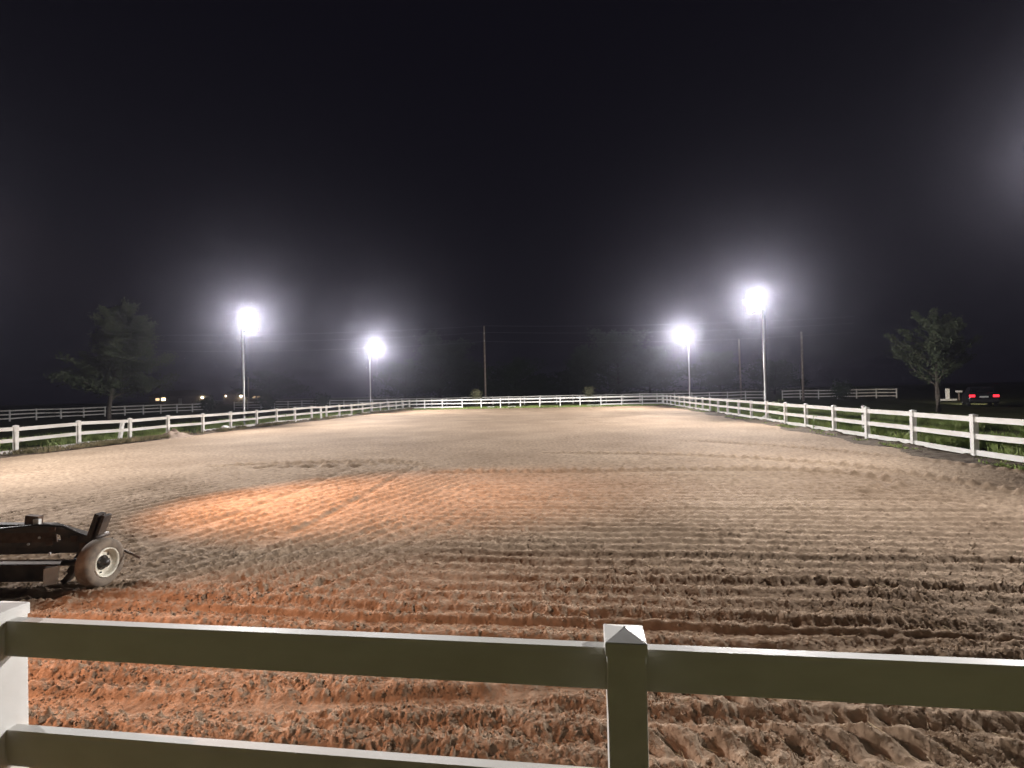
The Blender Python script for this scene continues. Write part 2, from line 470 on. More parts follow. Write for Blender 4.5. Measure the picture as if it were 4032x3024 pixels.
build_berm(RB, RA - (RB - RA) * 0.18, 1.05, 0.14, 13, 'dirt_berm', 1)
def build_mound():
    m = MB(); rn = random.Random(4)
    xs = np.linspace(-1, 1, 40); X, Y = np.meshgrid(xs, xs)
    R2 = X ** 2 + Y ** 2
    Z = np.clip(np.exp(-2.4 * R2) - 0.09, -0.05, 1) * 0.42 * (1 + 0.5 * fbm(X * 2.2, Y * 2.2, 3, 8)) + 0.03 * fbm(X * 7, Y * 7, 2, 9) - 0.02
    idx = np.arange(X.size).reshape(X.shape)
    F = np.stack([idx[:-1, :-1].ravel(), idx[:-1, 1:].ravel(), idx[1:, 1:].ravel(), idx[1:, :-1].ravel()], 1)
    V = np.stack([X.ravel() * 0.85, Y.ravel() * 1.0, Z.ravel()], 1)
    me = np_mesh('dirt_mound', V, F, varied('pinkish mound dirt', (0.17, 0.12, 0.09), (0.33, 0.25, 0.19), 4.0, 0.95, 0.8, 20, bdist=0.03), True)
    o = obj('dirt_mound', me, loc=(left_x(26.9) + 0.35, 26.9, 0.03))
    tag(o, kind='structure')
build_mound()

# ------------------------------------------------------------------ fences
PW = 0.127
def post_mesh(h, m, name, bevel=0.0):
    return MB().box((-PW / 2, -PW / 2, -0.15), (PW / 2, PW / 2, h)).mesh(name, m, bevel=bevel)
def cap_mesh(m, name):
    w = 0.0685; v = []; f = []
    for z, ww in ((-0.042, w), (0.0, w)):
        v += [(-ww, -ww, z), (ww, -ww, z), (ww, ww, z), (-ww, ww, z)]
    v.append((0, 0, 0.022))
    f = [(0, 1, 5, 4), (1, 2, 6, 5), (2, 3, 7, 6), (3, 0, 4, 7), (4, 5, 8), (5, 6, 8), (6, 7, 8), (7, 4, 8), (3, 2, 1, 0)]
    return mesh_from(name, v, f, m)
def rail_mesh(m, name, bevel=0.0):
    me = MB().box((0, -0.019, 0), (1, 0.019, 0.14)).mesh(name, m)
    return me

def fence(label, pts, post_top, rail_tops, m, name='white_fence', jitter=0.006, skip=(), rnd=1, group=None, zoff=None, end_rail=False, low=1.0, tilt=0.006):
    rn = random.Random(rnd)
    root = empty(name, (pts[0][0], pts[0][1], 0)); tag(root, label, 'fence', group)
    base = Vector((pts[0][0], pts[0][1], 0))
    pm = post_mesh(post_top - 0.034, m, 'post'); cm = cap_mesh(m, 'cap'); rm = rail_mesh(m, 'rail')
    n = len(pts)
    tops = []
    for i, p in enumerate(pts):
        q = pts[min(i + 1, n - 1)]; r = pts[max(i - 1, 0)]
        ang = math.atan2(q[1] - r[1], q[0] - r[0])
        dz = rn.uniform(-1, 1) * jitter * 1.6 + (zoff(i) if zoff else 0)
        tops.append(dz)
        po = obj('post', pm, root, Vector((p[0], p[1], dz)) - base, (rn.uniform(-1, 1) * tilt, rn.uniform(-1, 1) * tilt, ang))
        obj('cap', cm, po, (0, 0, post_top - 0.034))
    for i in range(n - 1):
        a = Vector((pts[i][0], pts[i][1], 0)); b = Vector((pts[i + 1][0], pts[i + 1][1], 0))
        d = b - a; L = d.length; u = d / L
        for k, rz in enumerate(rail_tops):
            if (i, k) in skip: continue
            j = jitter * (2.2 if k == 2 else 1)
            za = rz - 0.14 + tops[i] + rn.uniform(-1, 1) * j; zb = rz - 0.14 + tops[i + 1] + rn.uniform(-1, 1) * j
            s0 = PW / 2 - 0.012
            o = obj('rail', rm, root)
            o.location = a + u * s0 + Vector((0, 0, za)) - base
            o.rotation_euler = (0, -math.atan2(zb - za, L), math.atan2(u.y, u.x))
            o.scale = (L - 2 * s0, 1, 1)
    return root

# near fence, a step in front of the camera
e_near = Vector((math.cos(0.134), -math.sin(0.134), 0))
pc = Vector((0.363, 1.737, 0))
near_pts = [pc - e_near * 4.98, pc - e_near * 2.495, pc, pc + e_near * 2.44, pc + e_near * 4.88]
nf = empty('white_fence', (pc.x, pc.y, 0))
tag(nf, 'white vinyl rail fence in the foreground, its camera side in shadow', 'fence', 'white vinyl rail fences')
npost = MB().box((-PW / 2, -PW / 2, -0.15), (PW / 2, PW / 2, 1.215)).mesh('post', M_vinyl, bevel=0.004)
def near_cap():
    w = 0.0680; v = []; f = []
    rings = [(-0.045, w), (-0.003, w), (0.0, w - 0.002), (0.021, 0.004)]
    for z, ww in rings: v += [(-ww, -ww, z), (ww, -ww, z), (ww, ww, z), (-ww, ww, z)]
    for r in range(3):
        for k in range(4): f.append((r * 4 + k, r * 4 + (k + 1) % 4, r * 4 + 4 + (k + 1) % 4, r * 4 + 4 + k))
    f.append((12, 13, 14, 15))
    return mesh_from('cap', v, f, M_vinyl)
ncap = near_cap()
nrail = MB().box((-0.5, -0.019, 0), (0.5, 0.019, 0.1395)).mesh('rail', M_vinyl)
nscrew = MB().tube([(0, 0, 0), (0.001, 0, 0.006)], 0.0035, 8).mesh('screw', mat('dull screw', (0.12, 0.12, 0.12), 0.4, 0.8))
for p in near_pts:
    po = obj('post', npost, nf, p - pc, (0, 0, -0.134)); cpo = obj('cap', ncap, po, (0, 0, 1.216)); obj('screw', nscrew, cpo, (0, 0, 0.020))
for a, b in zip(near_pts[:-1], near_pts[1:]):
    L = (b - a).length - PW + 0.02
    for rz in (1.175, 0.742, 0.309):
        o = obj('rail', nrail, nf, (a + b) / 2 - pc + Vector((0, 0, rz - 0.1395)), (0, 0, -0.134)); o.scale = (L, 1, 1)

RT = (1.11, 0.67, 0.23)
left_y = [12.2, 14.7, 17.15, 19.631, 22.111, 24.629, 26.923, 29.431, 31.796, 34.351, 36.631, 39.016, 41.523, 43.916, 46.337, 48.806, 51.29, 53.641, 56.007, 58.41, 60.866, 63.231, 65.549]
left_pts = [(float(left_x(y)), y) for y in left_y]
fence('white three rail fence along the left side of the sand arena', left_pts, 1.196, RT, M_vinyl_old, rnd=3, group='white vinyl rail fences',
      skip={(5, 2), (6, 2), (12, 2), (15, 2)}, jitter=0.018, tilt=0.02)
right_y = [8.5, 10.95, 13.356, 15.79, 18.291, 20.643, 23.179, 25.47, 27.936, 30.444, 32.782, 35.233, 37.61, 39.923, 42.262, 44.703, 47.097, 49.526, 51.934, 54.217, 56.789, 59.047, 61.43]
right_pts = [(float(right_x(y)), y) for y in right_y]
fence('white three rail fence along the right side of the sand arena', right_pts, 1.196, RT, M_vinyl, rnd=5, group='white vinyl rail fences', skip={(12, 2)}, jitter=0.008)
back_x = [-13.347, -11.347, -9.03, -6.434, -3.987, -1.521, 1.004, 3.43, 5.979, 8.424, 10.958, 13.467, 15.939, 18.318]
back_pts = [(x, float(back_y(x)) + (0.16 if 0 < i < 13 else (0.14 if i == 0 else 0.14))) for i, x in enumerate(back_x)]
fence('brightly lit white fence across the far end of the arena', back_pts[0:1] + back_pts[1:], 1.20, RT, M_vinyl, rnd=8, group='white vinyl rail fences',
      skip={(3, 2), (4, 2), (5, 2), (6, 2), (7, 2), (8, 2), (9, 2)}, jitter=0.006)

# fallen bottom boards of the far fence
bm_ = MB().box((0, -0.019, 0), (1, 0.019, 0.14)).mesh('fallen_board', M_vinyl)
for i, (x, L, w) in enumerate(((-3.2, 0.9, 'leftmost'), (-0.6, 1.0, 'middle'), (9.2, 1.6, 'rightmost'))):
    o = obj('fallen_board', bm_, None, (x, float(back_y(x)) - 0.12, 0.03), (0.9, 0, -0.122)); o.scale = (L, 1, 1)
    tag(o, f'white board lying in the grass below the far fence, {w} of the three', 'board', 'boards fallen from the far fence')

# loose and extra posts
lp = post_mesh(1.05, M_vinyl_old, 'leaning_post')
o = obj('leaning_post', lp, None, (float(left_x(24.4)) - 0.10, 24.15, 0.05), (0.0, 0.19, 1.44))
tag(o, 'loose white post leaning against the left arena fence', 'post')
o = obj('short_post', post_mesh(0.98, M_vinyl_old, 'short_post'), None, (float(left_x(43.25)) - 0.12, 43.25, 0.05), (0, -0.04, 1.44))
tag(o, 'thin spare white post close beside a post of the left fence', 'post')
gp = empty('gate_post', (float(right_x(19.95)) + 1.15, 20.4, 0)); tag(gp, 'separate capped white post standing in grass behind the right fence', 'post')
obj('shaft', post_mesh(1.12, M_vinyl_old, 'shaft'), gp); obj('cap', cap_mesh(M_vinyl_old, 'cap'), gp, (0, 0, 1.12))

# outer pasture fence
def seg_pts(A, B, step):
    A = Vector((*A, 0)); B = Vector((*B, 0)); n = max(1, round((B - A).length / step))
    return [tuple((A + (B - A) * i / n)[:2]) for i in range(n + 1)]
PT = (1.22, 0.79, 0.36)
fence('dim white pasture fence at the far left behind the leafy tree', seg_pts((-60.0, 45.0), (-47.6, 79.0), 2.44), 1.28, PT, M_vinyl_old, rnd=11, group='white vinyl rail fences', jitter=0.02)
fence('long dim white pasture fence running behind the arena', seg_pts((-46.9, 85.5), (36.0, 72.6), 2.44), 1.30, PT, M_vinyl_old, rnd=12, group='white vinyl rail fences', jitter=0.02)
fence('white pasture fence at the far right whose end is lit by headlights', seg_pts((38.44, 72.2), (50.9, 67.2), 2.44), 1.30, PT, M_vinyl_old, rnd=13, group='white vinyl rail fences', jitter=0.02)

# ------------------------------------------------------------------ floodlights
def aim_rot(d):
    return Vector(d).to_track_quat('-Z', 'Y').to_euler()

def head_mesh():
    m = MB()
    # housing: shallow tapered tub open towards -Z, local x across, y up
    v = []
    for z, sx, sy in ((0.0, 0.33, 0.26), (0.05, 0.33, 0.26), (0.22, 0.17, 0.14)):
        v += [(-sx, -sy, z), (sx, -sy, z), (sx, sy, z), (-sx, sy, z)]
    f = []
    for r in range(2):
        for k in range(4): f.append((r * 4 + k, r * 4 + (k + 1) % 4, r * 4 + 4 + (k + 1) % 4, r * 4 + 4 + k))
    f.append((8, 9, 10, 11)); f.append((3, 2, 1, 0))
    m.v = [Vector(p) for p in v]; m.f = [list(q) for q in f]
    # visor along the top edge
    m.box((-0.33, 0.255, -0.10), (0.33, 0.265, 0.0))
    return m.mesh('lamp_head', M_housing)
HEAD = head_mesh()
LENS = MB().box((-0.30, -0.23, -0.012), (0.30, 0.23, -0.004)).mesh('lens', M_lens)
BRKT = MB().tube([(0, 0, 0.22), (0, 0, 0.34)], 0.03).mesh('bracket', M_pole)

def flood_pole(x, y, side, label, vis=True, az=(0, 0), power=1.0):
    """side +1: arena lies towards +x"""
    H = 7.17
    root = empty('floodlight_pole', (x, y, 0))
    if vis:
        tag(root, label, 'floodlight', 'floodlights on tall poles around the arena')
        obj('pole', MB().tube([(0, 0, -0.2), (0, 0, 0.5), (0, 0, H + 0.05)], [0.075, 0.07, 0.05], 12).mesh('pole', M_pole, True), root)
        obj('arm', MB().tube([(0, 0, H - 0.05), (side * 0.25, 0, H + 0.02), (side * 0.5, 0, H + 0.02)], 0.032, 8).mesh('arm', M_pole, True), root)
        obj('crossbar', MB().box((side * 0.5 - 0.03, -0.42, H - 0.02), (side * 0.5 + 0.03, 0.42, H + 0.04)).box((side * 0.5 - 0.025, -0.405, H - 0.40), (side * 0.5 + 0.025, -0.355, H + 0.45)).box((side * 0.5 - 0.025, 0.355, H - 0.40), (side * 0.5 + 0.025, 0.405, H + 0.45)).mesh('crossbar', M_pole), root)
    for k, (dy, dz, azi) in enumerate(((-0.38, -0.30, az[0]), (0.38, -0.30, az[1]), (-0.38, 0.34, az[0]), (0.38, 0.34, az[1]))):
        d = Vector((side * math.cos(azi), math.sin(azi), -0.22)).normalized()
        loc = Vector((side * 0.66, dy, H + dz))
        rot = aim_rot(d)
        if vis:
            h = obj('lamp_head', HEAD, root, loc, rot)
            obj('lens', LENS, h)
        ld = bpy.data.lights.new('flood', 'SPOT')
        ld.energy = FLOOD * power * (2 if not vis else 1);
        if not vis and k > 1: continue
        ld.color = FLOOD_COL; ld.spot_size = math.radians(138); ld.spot_blend = 1.0
        ld.shadow_soft_size = 0.12
        lo = bpy.data.objects.new('flood_light', ld); link(lo, root)
        lo.location = loc + d * 0.15; lo.rotation_euler = rot
    return root

flood_pole(-18.486, 34.91, 1, 'tall floodlight pole, nearer of the two behind the left arena fence', az=(-0.98, 0.35))
flood_pole(-15.739, 56.283, 1, 'floodlight pole near the far left corner of the arena', az=(-1.05, 0.18), power=1.35)
flood_pole(18.357, 52.438, -1, 'floodlight pole near the far right corner of the arena', az=(-1.05, 0.18), power=1.35)
flood_pole(15.642, 31.326, -1, 'tallest looking floodlight pole, nearer of the two behind the right fence', az=(-0.98, 0.35))
# the matching pair further forward, outside the picture
flood_pole(-21.2, 13.55, 1, 'left floodlight', vis=False, az=(-0.55, 0.4), power=0.85)
flood_pole(12.95, 10.2, -1, 'right floodlight', vis=False, az=(-0.85, 0.5), power=0.55)

# two unseen warm spotlights, inferred from the orange pools on the sand
def work(loc, target, half, power, blend=0.9, col=WORK_COL):
    ld = bpy.data.lights.new('warm_lamp', 'SPOT'); ld.energy = power; ld.color = col
    ld.spot_size = 2 * half; ld.spot_blend = blend; ld.shadow_soft_size = 0.05
    lo = bpy.data.objects.new('warm_lamp', ld); link(lo)
    lo.location = loc; lo.rotation_euler = aim_rot(Vector(target) - Vector(loc))
work((-10.6, 8.6, 6.5), (-3.3, 10.0, 0), 0.345, WORK * 9.2, 1.0, (1.0, 0.47, 0.23))
work((-7.4, 3.3, 4.4), (-3.0, 3.7, 0), 0.42, WORK * 2.5, 1.0, (1.0, 0.50, 0.31))

# ------------------------------------------------------------------ utility poles and wires
def wood_pole(x, y, h, r, label, fittings=True, lean=0.0, m=M_wood):
    root = empty('utility_pole', (x, y, 0)); tag(root, label, 'utility pole', 'utility poles beyond the arena')
    obj('shaft', MB().tube([(0, 0, -0.3), (lean * 0.5, 0, h * 0.5), (lean, 0, h)], [r, r * 0.85, r * 0.7], 10).mesh('shaft', m, True), root)
    if fittings:
        for z, s in ((11.85, 1), (10.55, -1)):
            ins = MB().lathe([(0.0, 0.03), (0.03, 0.08), (0.08, 0.05), (0.12, 0.08), (0.17, 0.03), (0.22, 0.02)], 10, 'z').mesh('insulator', M_ceram, True)
            obj('insulator', ins, root, (0.0, -0.22, z - 0.22))
            obj('bracket', MB().box((-0.04, -0.25, z - 0.26), (0.04, 0.0, z - 0.20)).mesh('bracket', M_pole), root)
    return root
wood_pole(-4.42, 84.0, 12.9, 0.17, 'tall wooden utility pole carrying wires behind the far fence')
wood_pole(35.2, 78.0, 9.2, 0.13, 'thin wooden pole between the two right floodlights, behind the pasture fence', fittings=False, lean=-0.1)
wood_pole(36.15, 63.0, 8.6, 0.14, 'bare pole to the right of the tallest floodlight, in front of the pasture fence', fittings=False)
wood_pole(-46.8, 90.0, 5.6, 0.12, 'short dim pole just right of the left floodlight pole', fittings=False)

def wire(z0, x0, x1, xp, sag, label):
    pts = []
    for seg, (a, b) in enumerate(((x0, xp), (xp, x1))):
        for i in range(25):
            t = i / 24
            if seg and i == 0: continue
            x = a + (b - a) * t
            pts.append((x, 84.0 - 0.22 - 0.02 * (x - xp), z0 - sag * 4 * t * (1 - t)))
    o = obj('overhead_wire', MB().tube(pts, 0.011, 5).mesh('overhead_wire', M_wire))
    tag(o, label, 'wire', 'overhead wires')
wire(12.93, -64, 56, -4.4, 0.55, 'topmost overhead wire strung across the dark sky')
wire(11.85, -64, 56, -4.4, 0.65, 'middle overhead wire passing the utility pole insulator')
wire(10.35, -64, 56, -4.4, 0.75, 'lowest overhead wire strung across the sky behind the arena')

# ------------------------------------------------------------------ trees
def limb(m, p0, p1, r0, r1, rn, bend=0.15, seg=5, n=5):
    p0 = Vector(p0); p1 = Vector(p1); d = p1 - p0
    off = Vector((rn.uniform(-1, 1), rn.uniform(-1, 1), rn.uniform(-0.3, 1))) * d.length * bend
    pts = []; rad = []
    for i in range(n + 1):
        t = i / n
        pts.append(p0 + d * t + off * math.sin(PI * t)); rad.append(r0 + (r1 - r0) * t)
    m.tube(pts, rad, seg, cap=False)
    return pts

def leaf_mesh(name, centres, size, material, seed, flat=0.0):
    rs = np.random.RandomState(seed); n = len(centres); c = np.array(centres)
    u = rs.normal(size=(n, 3)); u[:, 2] *= (1 - flat); u /= np.linalg.norm(u, axis=1)[:, None]
    w = rs.normal(size=(n, 3)); w[:, 2] *= (1 - flat)
    v = np.cross(u, w); v /= np.linalg.norm(v, axis=1)[:, None]
    s = size * (0.55 + 0.9 * rs.rand(n))[:, None]
    V = np.stack([c - u * s, c + v * s * 0.42, c + u * s, c - v * s * 0.42], 1).reshape(-1, 3)
    F = np.arange(n * 4).reshape(n, 4)
    return np_mesh(name, V, F, material, False)

def tree_meshes(seed, H, trunk_r, first, nlimb, prof, rise, leaves, leaf, material, trunk_lean=0.0, cluster=0.28, flat=0.0, twig=3, bark=None):
    """prof(t) -> limb length for height share t; rise(t) -> upward slope of the limbs"""
    rn = random.Random(seed); m = MB(); pts_leaf = []
    top = Vector((trunk_lean, 0, H * 0.97))
    tr = [Vector((0, 0, -0.3)), Vector((0.03, 0, first * 0.6)), Vector((trunk_lean * 0.3 + 0.08, 0.05, H * 0.4)), Vector((trunk_lean * 0.7, -0.05, H * 0.7)), top]
    m.tube(tr, [trunk_r * 1.35, trunk_r, trunk_r * 0.75, trunk_r * 0.4, 0.02], 9)
    def trunk_at(z):
        for a, b in zip(tr[:-1], tr[1:]):
            if a.z <= z <= b.z:
                t = (z - a.z) / (b.z - a.z); return a + (b - a) * t
        return tr[-1]
    tot = []
    for i in range(nlimb):
        t = (i + rn.random()) / nlimb
        z = first + (H * 0.96 - first) * t
        L = prof(t) * rn.uniform(0.65, 1.15)
        a = i * 2.39996 + rn.uniform(-0.5, 0.5)
        p0 = trunk_at(z); rz = rise(t) * rn.uniform(0.7, 1.3)
        p1 = p0 + Vector((math.cos(a) * L, math.sin(a) * L, rz * L))
        pl = limb(m, p0, p1, max(0.02, trunk_r * 0.42 * (1 - t * 0.7)), 0.008, rn, 0.10)
        tot.append((pl, L))
        for k in range(twig):
            q = pl[rn.randint(1, len(pl) - 2)]
            dv = Vector((math.cos(a + rn.uniform(-1.2, 1.2)), math.sin(a + rn.uniform(-1.2, 1.2)), rz + rn.uniform(-0.2, 0.5))) * L * rn.uniform(0.25, 0.55)
            tl = limb(m, q, q + dv, 0.018, 0.005, rn, 0.1, 4, 3)
            tot.append((tl, dv.length))
    S = sum(l for _, l in tot)
    for pl, L in tot:
        for k in range(int(leaves * L / S) + 1):
            t = rn.random() ** 0.7 * (len(pl) - 1); i = min(int(t), len(pl) - 2)
            p = pl[i] + (pl[i + 1] - pl[i]) * (t - i)
            c = cluster * (0.4 + 0.6 * L / 2.5)
            pts_leaf.append((p.x + rn.gauss(0, c), p.y + rn.gauss(0, c), p.z + rn.gauss(0, c * 0.7)))
    return m.mesh('trunk', bark or M_bark, True), leaf_mesh('crown', pts_leaf, leaf, material, seed, flat)

def place_tree(name, meshes, loc, rz, sc, label, cat='tree', group=None):
    root = empty(name, loc, rz); root.scale = (sc, sc, sc) if not isinstance(sc, tuple) else sc
    tag(root, label, cat, group)
    obj('trunk', meshes[0], root); obj('crown', meshes[1], root)
    return root

place_tree('leafy_tree', tree_meshes(21, 10.6, 0.19, 2.2, 36, lambda t: 4.0 * (1 - t) ** 0.85 + 0.5, lambda t: 0.25 + 0.75 * t, 30000, 0.11, M_leaf, 1.3, 0.26, 0.35, 5),
           (-36.9, 46.3, -0.05), 0.4, 1.0, 'tall leafy tree with layered boughs behind the left arena fence')
place_tree('young_tree', tree_meshes(5, 6.3, 0.15, 1.7, 24, lambda t: 2.1 * (1 - t) ** 0.6 + 0.4, lambda t: 0.7 + 0.5 * t, 15000, 0.08, M_leaf, -0.5, 0.18, 0.25, 4),
           (29.2, 34.8, -0.05), 1.3, 1.0, 'smaller leafy tree with upswept boughs on the right, left of the tail lights')

far_kinds = [
    tree_meshes(31, 10.0, 0.22, 1.2, 26, lambda t: 4.6 * (1 - 0.75 * abs(t - 0.35)) , lambda t: 0.3 + 0.5 * t, 11000, 0.21, M_leaf_dark, 0.3, 0.55, 0.2, 4, M_bark_dark),
    tree_meshes(33, 10.0, 0.22, 0.9, 26, lambda t: 5.6 * (1 - t) ** 0.55 + 0.8, lambda t: 0.25 + 0.5 * t, 11000, 0.21, M_leaf_dark, -0.4, 0.6, 0.2, 4, M_bark_dark),
    tree_meshes(37, 10.0, 0.22, 2.2, 24, lambda t: 3.4 * math.sin(PI * min(1, 0.25 + 0.75 * t)) + 1.0, lambda t: 0.35 + 0.5 * t, 9500, 0.20, M_leaf_dark, 0.2, 0.55, 0.2, 4, M_bark_dark)]
far_trees = [  # x, y, height, width factor, kind, label
    (-15.5, 108, 12.2, 1.45, 0, 'big broad dark tree behind the far fence, left of the utility pole'),
    (-24.5, 116, 8.2, 1.3, 1, 'low dark tree beyond the fence under the second left floodlight'),
    (-7.2, 104, 6.6, 1.5, 1, 'low dark shrubby tree immediately left of the tall utility pole'),
    (0.6, 100, 7.6, 1.25, 1, 'rounded dark tree standing just right of the tall utility pole'),
    (5.2, 104, 4.6, 1.9, 0, 'low spreading dark bush tree in the dip of the tree line'),
    (12.2, 110, 5.6, 1.6, 1, 'low dark tree behind the right sapling'),
    (15.5, 112, 10.6, 0.75, 2, 'slender dark tree rising above the right sapling'),
    (23.0, 110, 12.8, 1.35, 0, 'tall broad dark tree behind the far right corner of the arena'),
    (31.0, 114, 10.4, 1.35, 1, 'dark tree beyond the fence just left of the tallest floodlight'),
    (43.5, 106, 8.2, 1.4, 0, 'dark tree beyond the pasture fence right of the tallest floodlight'),
    (58.0, 112, 7.0, 1.5, 1, 'dark tree far behind the headlight lit fence end'),
    (-66.0, 138, 8.4, 1.5, 1, 'dark tree in front of the distant lit house, right hand side'),
]
for x, y, h, w, k, lab in far_trees:
    place_tree('dark_tree', far_kinds[k], (x, y, -0.05), (x * 7.3) % 6.28, (h / 10 * w, h / 10 * w, h / 10), lab, group='dark trees beyond the pasture fence')

def bush_meshes(seed, H, W, n, leaf, material, stems=14):
    rn = random.Random(seed); m = MB(); pts = []
    for i in range(stems):
        a = rn.uniform(0, 2 * PI); r = W * 0.5 * math.sqrt(rn.random())
        top = Vector((math.cos(a) * r, math.sin(a) * r, H * rn.uniform(0.7, 1.0) * (1 - 0.25 * (r / (W * 0.5)))))
        pl = limb(m, (math.cos(a) * 0.1, math.sin(a) * 0.1, -0.1), top, 0.025, 0.005, rn, 0.08, 4, 4)
        for k in range(n // stems):
            t = (0.2 + 0.8 * rn.random()) * (len(pl) - 1); j = min(int(t), len(pl) - 2)
            p = pl[j] + (pl[j + 1] - pl[j]) * (t - j); c = 0.10 * W
            pts.append((p.x + rn.gauss(0, c), p.y + rn.gauss(0, c), max(0.02, p.z + rn.gauss(0, c * 0.6))))
    return m.mesh('stems', M_bark, True), leaf_mesh('foliage', pts, leaf, material, seed, 0.2)
def place_bush(name, meshes, loc, rz, label, cat='bush', group=None):
    root = empty(name, loc, rz); tag(root, label, cat, group)
    obj('stems', meshes[0], root); obj('foliage', meshes[1], root); return root
bk = [bush_meshes(41, 2.9, 1.7, 900, 0.10, M_leaf_dry), bush_meshes(43, 3.3, 2.1, 800, 0.10, M_leaf_dry, 11), bush_meshes(47, 2.6, 3.2, 1300, 0.13, M_leaf_dark, 16)]
place_bush('sapling', bk[0], (-5.15, 72.5, 0), 0.3, 'small bushy sapling between the two far fences, left of the utility pole', 'sapling', 'saplings behind the far fence')
place_bush('sapling', bk[1], (10.95, 72.0, 0), 1.4, 'small wispy sapling between the two far fences, right of centre', 'sapling', 'saplings behind the far fence')
place_bush('pasture_bush', bk[2], (-47.2, 78.5, 0), 0.2, 'dark bush in the gap of the pasture fence by the left floodlight', 'bush', 'bushes along the pasture fence')
place_bush('pasture_bush', bk[2], (-37.6, 78.0, 0), 1.9, 'dark bush in front of the pasture fence between the left floodlights', 'bush', 'bushes along the pasture fence')
place_bush('pasture_bush', bk[2], (-29.6, 78.0, 0), 3.9, 'dark bush before the pasture fence near the second left floodlight', 'bush', 'bushes along the pasture fence')
place_bush('pasture_bush', bk[2], (42.9, 66.5, 0), 2.7, 'dark bush hiding part of the pasture fence on the right', 'bush', 'bushes along the pasture fence')

# ------------------------------------------------------------------ distant houses
M_wall = varied('dark painted wall', (0.10, 0.085, 0.075), (0.14, 0.12, 0.10), 1.0, 0.8)
M_roof = varied('dark shingle roof', (0.05, 0.035, 0.03), (0.08, 0.06, 0.05), 3.0, 0.85)
M_lit = emit('lit window', (1.0, 0.80, 0.42), 6.0)
M_lit2 = emit('dim lit window', (1.0, 0.72, 0.40), 1.5)
M_porch = emit('porch lamp', (1.0, 0.84, 0.55), 90.0)
M_frame = mat('window frame', (0.4, 0.38, 0.34), 0.6)
def house(x, y, rz, w, d, h, label, wins, lamps):
    root = empty('farm_house', (x, y, 0), rz); tag(root, label, 'house', 'distant houses with lights on')
    obj('wall', MB().box((-w / 2, -d / 2, -0.2), (w / 2, d / 2, h)).mesh('wall', M_wall), root)
    rf = MB(); o = 0.5
    rf.v = [Vector(p) for p in ((-w / 2 - o, -d / 2 - o, h - 0.05), (w / 2 + o, -d / 2 - o, h - 0.05), (w / 2 + o, d / 2 + o, h - 0.05), (-w / 2 - o, d / 2 + o, h - 0.05), (-w / 2 + d * 0.4, 0, h + 1.9), (w / 2 - d * 0.4, 0, h + 1.9))]
    rf.f = [[0, 1, 5, 4], [2, 3, 4, 5], [1, 2, 5], [3, 0, 4], [3, 2, 1, 0]]
    r = obj('roof', rf.mesh('roof', M_roof), root)
    obj('chimney', MB().box((w * 0.2, -0.3, h + 0.8), (w * 0.2 + 0.6, 0.3, h + 2.5)).mesh('chimney', M_wall), r)
    for wx, wz, ww, wh, mm in wins:
        f = obj('window', MB().box((wx - ww / 2 - 0.08, -d / 2 - 0.06, wz - wh / 2 - 0.08), (wx + ww / 2 + 0.08, -d / 2 + 0.02, wz + wh / 2 + 0.08)).mesh('window', M_frame), root)
        obj('pane', MB().box((wx - ww / 2, -d / 2 - 0.09, wz - wh / 2), (wx + ww / 2, -d / 2 - 0.063, wz + wh / 2)).mesh('pane', mm), f)
    dr = obj('door', MB().box((-0.5, -d / 2 - 0.05, 0), (0.5, -d / 2 + 0.01, 2.05)).mesh('door', M_frame), root)
    for lx, lz, s in lamps:
        obj('porch_lamp', MB().lathe([(-0.16 * s, 0.02), (-0.12 * s, 0.16 * s), (0.10 * s, 0.20 * s), (0.16 * s, 0.03)], 10, 'z', Matrix.Translation((lx, -d / 2 - 0.25, lz))).mesh('porch_lamp', M_porch), root)
    return root
house(-112.5, 172.0, 0.55, 17.0, 8.0, 2.9, 'distant low house on the left showing two small lit windows and a porch light',
      [(-6.2, 1.9, 1.0, 0.8, M_lit2), (-4.6, 1.9, 1.1, 0.9, M_lit)], [(6.3, 2.15, 1.35)])
house(-90.0, 172.0, 0.45, 13.5, 8.0, 3.0, 'distant house behind the left floodlight pole with bright porch lamps',
      [(2.2, 2.0, 0.9, 0.8, M_lit2), (3.6, 2.0, 0.9, 0.8, M_lit2)], [(-6.0, 2.5, 0.5), (-1.6, 2.4, 1.7), (6.0, 2.1, 1.1)])

